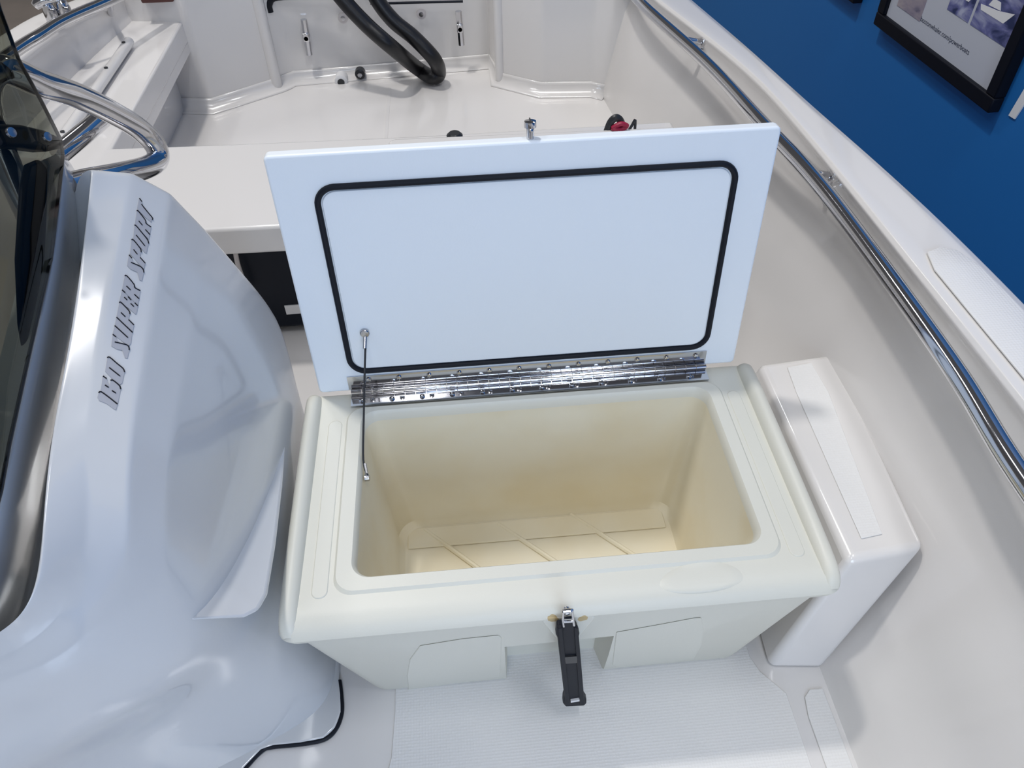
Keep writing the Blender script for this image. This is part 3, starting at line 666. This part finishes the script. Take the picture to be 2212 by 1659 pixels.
for Z, patch, strokes in LET:
    pp = Z(patch); c = (sum(p[0] for p in pp) / len(pp), sum(p[1] for p in pp) / len(pp))
    me = mesh([onc(*p, .0008) for p in pp] + [onc(*c, .0009)], [(i, (i + 1) % len(pp), len(pp)) for i in range(len(pp))])
    lo_ = link('letter', me, LGREY, cs, smooth=None, mods=[SOL(.0003, 0)])
    for p_ in me.polygons: p_.use_smooth = False
    ms = []
    for s in strokes:
        sp_ = [onc(*p, .0012) for p in Z(s)]
        ms.append(tube(catmull(sp_, 3) if len(sp_) > 2 else sp_, .0008, 6))
    link('letter_edge', join(*ms), RUB, lo_, label='black edge stroke')
# lower bright step facet
fp = [(408, 1342), (440, 1280), (500, 1170), (560, 1060), (622, 945), (612, 1050), (596, 1180), (578, 1285), (560, 1318), (528, 1334)]
Tt, Bt = onc(622, 945, .003), onc(408, 1342, .003)
Nt = Vector((.5, .4, .9)); Et = (Bt - Tt).normalized(); Nt = Nt - Et * Nt.dot(Et)
top_ = [Pp(u, v, Tt, Nt) for u, v in fp]
low_ = [onc(u, v, -.01) for u, v in fp]
n = len(fp)
link('side_step', mesh(top_ + low_, [tuple(range(n))] + [(i, (i + 1) % n, (i + 1) % n + n, i + n) for i in range(n)]), GEL_SHADE, cs, mods=[BEV(.006, 3, 30)])
# base gasket
GQ = [P(733, 1470, z=.006), P(737, 1500, z=.006), P(738, 1540, z=.006), P(725, 1575, z=.006), P(700, 1597, z=.006), P(650, 1607, z=.006), P(590, 1613, z=.006), P(565, 1622, z=.006), P(530, 1659, z=.006), P(500, 1700, z=.006)]
link('base_seal', tube(catmull(GQ, 6), .0042, 8), RUB, cs, label='black rubber base seal')
FL = [(q.x, q.y) for q in GQ[:-1]]
fl = [Vector((x, y, .001)) for x, y in FL] + [V3(-.5, .42, .001), V3(-.9, .42, .001), V3(-.9, .9, .001), V3(-.3, .9, .001)]
link('base_flange', prism(fl, (0, 0, .010)), GEL_SHADE, cs, mods=[BEV(.004, 3, 40)])

# upper pod roll between the windshield and the console shoulder
rl = [(118, 335, 128, 318), (135, 345, 186, 390), (124, 450, 184, 480), (110, 570, 172, 600), (62, 775, 142, 790), (22, 960, 110, 960), (-10, 1120, 85, 1150), (-60, 1290, 58, 1300), (-140, 1420, 10, 1380)]
rw = []
for i, (u0, v0, u1, v1) in enumerate(rl):
    x0 = -.545; r = []
    for k in range(9):
        t = k / 8; bulge = .030 * math.sin(math.pi * min(1, t * 1.0)) ** .7
        r.append(P(u0 + (u1 - u0) * t, v0 + (v1 - v0) * t, x=-.528 + .012 * math.sin(math.pi * t) - .06 * t * t))
    e = r[-1] + Vector((-.04, .01, -.07)); s_ = r[0] + Vector((-.05, .01, -.02))
    rw.append([s_] + r + [e])
link('upper_pod', grid(rw), GEL_SHADE, cs, smooth=None, mods=[SUB(2)])
link('helm_shade_box', box(-1.06, -.70, .42, .98, .02, 1.08), GEL_SHADE, cs, mods=[BEV(.07, 6)])  # unseen helm mass, added out of view to shade the upper pod
# dashboard seen through the windshield
link('dash_panel', hexa([P(-130, 330, x=-.70), P(132, 345, x=-.62), P(60, 780, x=-.62), P(-130, 900, x=-.70)], [P(-130, 330, x=-.68), P(128, 345, x=-.575), P(60, 780, x=-.575), P(-130, 900, x=-.68)]), PINK, cs, mods=[BEV(.01, 3)])
dp = [P(u, v, x=-.548) for u, v in ((38, 400), (48, 355), (72, 345), (88, 365), (88, 440), (82, 560), (62, 680), (45, 765), (34, 700), (28, 560))]
link('switch_panel', prism(dp, (.01, 0, 0)), NAVY, cs, mods=[BEV(.004, 3)])
link('dash_hood', prism([P(u, v, x=-.575) for u, v in ((-220, 265), (0, 272), (50, 283), (84, 298), (96, 322), (60, 330), (0, 322), (-220, 318))], (.03, 0, 0)), NAVY, cs, mods=[BEV(.006, 3)])

# windshield
we = [(-14, -30), (0, 20), (40, 128), (90, 220), (131, 302), (136, 335), (134, 360), (110, 560), (62, 770), (20, 960), (2, 1060), (-30, 1180)]
wp = [P(u, v, x=-.505) for u, v in we]; wp2 = [P(u, v, x=-.60) for u, v in ((-330, 1250), (-330, -60))]
ws = thing('windshield', tuple(P(20, 960, x=-.505)), 'dark tinted acrylic windshield at the left edge of the console', 'windshield')
wl = [P(u - 300, v + 10, x=-.60) for u, v in we]
link('pane', grid([[a_.lerp(b_, q_ / 3) for a_, b_ in zip(wp, wl)] for q_ in range(4)]), TINT, ws, smooth=None, mods=[SOL(.005, -1)])
link('pane_edge', tube([p + Vector((.0, 0, 0)) for p in wp], .0022, 6), DARK, ws)
for u, v in ((22, 287), (100, 296)):
    link('screw', disc(P(u, v, x=-.503), (1, -.3, .4), .006, .004, 14, .005), STEELD, ws)

# chrome grab loop on the console
GL = [P(-30, 150, x=-.56) + Vector((-.03, -.02, -.22)), P(-30, 150, x=-.56) + Vector((-.02, -.01, -.06)), P(-10, 152, x=-.54), P(90, 182, x=-.525), P(165, 206, x=-.52), P(240, 242, x=-.51), P(300, 278, x=-.50), P(336, 316, x=-.49), P(340, 345, x=-.49), P(315, 362, x=-.495), P(260, 376, x=-.51), P(190, 390, x=-.535), P(150, 400, x=-.55)]
gl = thing('console_rail', tuple(GL[9]), 'polished steel wrap-around grab rail looping above the console top', 'grab rail')
link('tube', tube(catmull(GL, 8), .0175, 22, rough=0), STEEL, gl)
link('brace', tube([P(240, 238, x=-.56), P(180, 290, x=-.575), P(125, 335, x=-.60)], .0155, 16), STEEL, gl)

for o in bpy.data.objects:
    if o.name.startswith('cutter'): bpy.data.objects.remove(o)
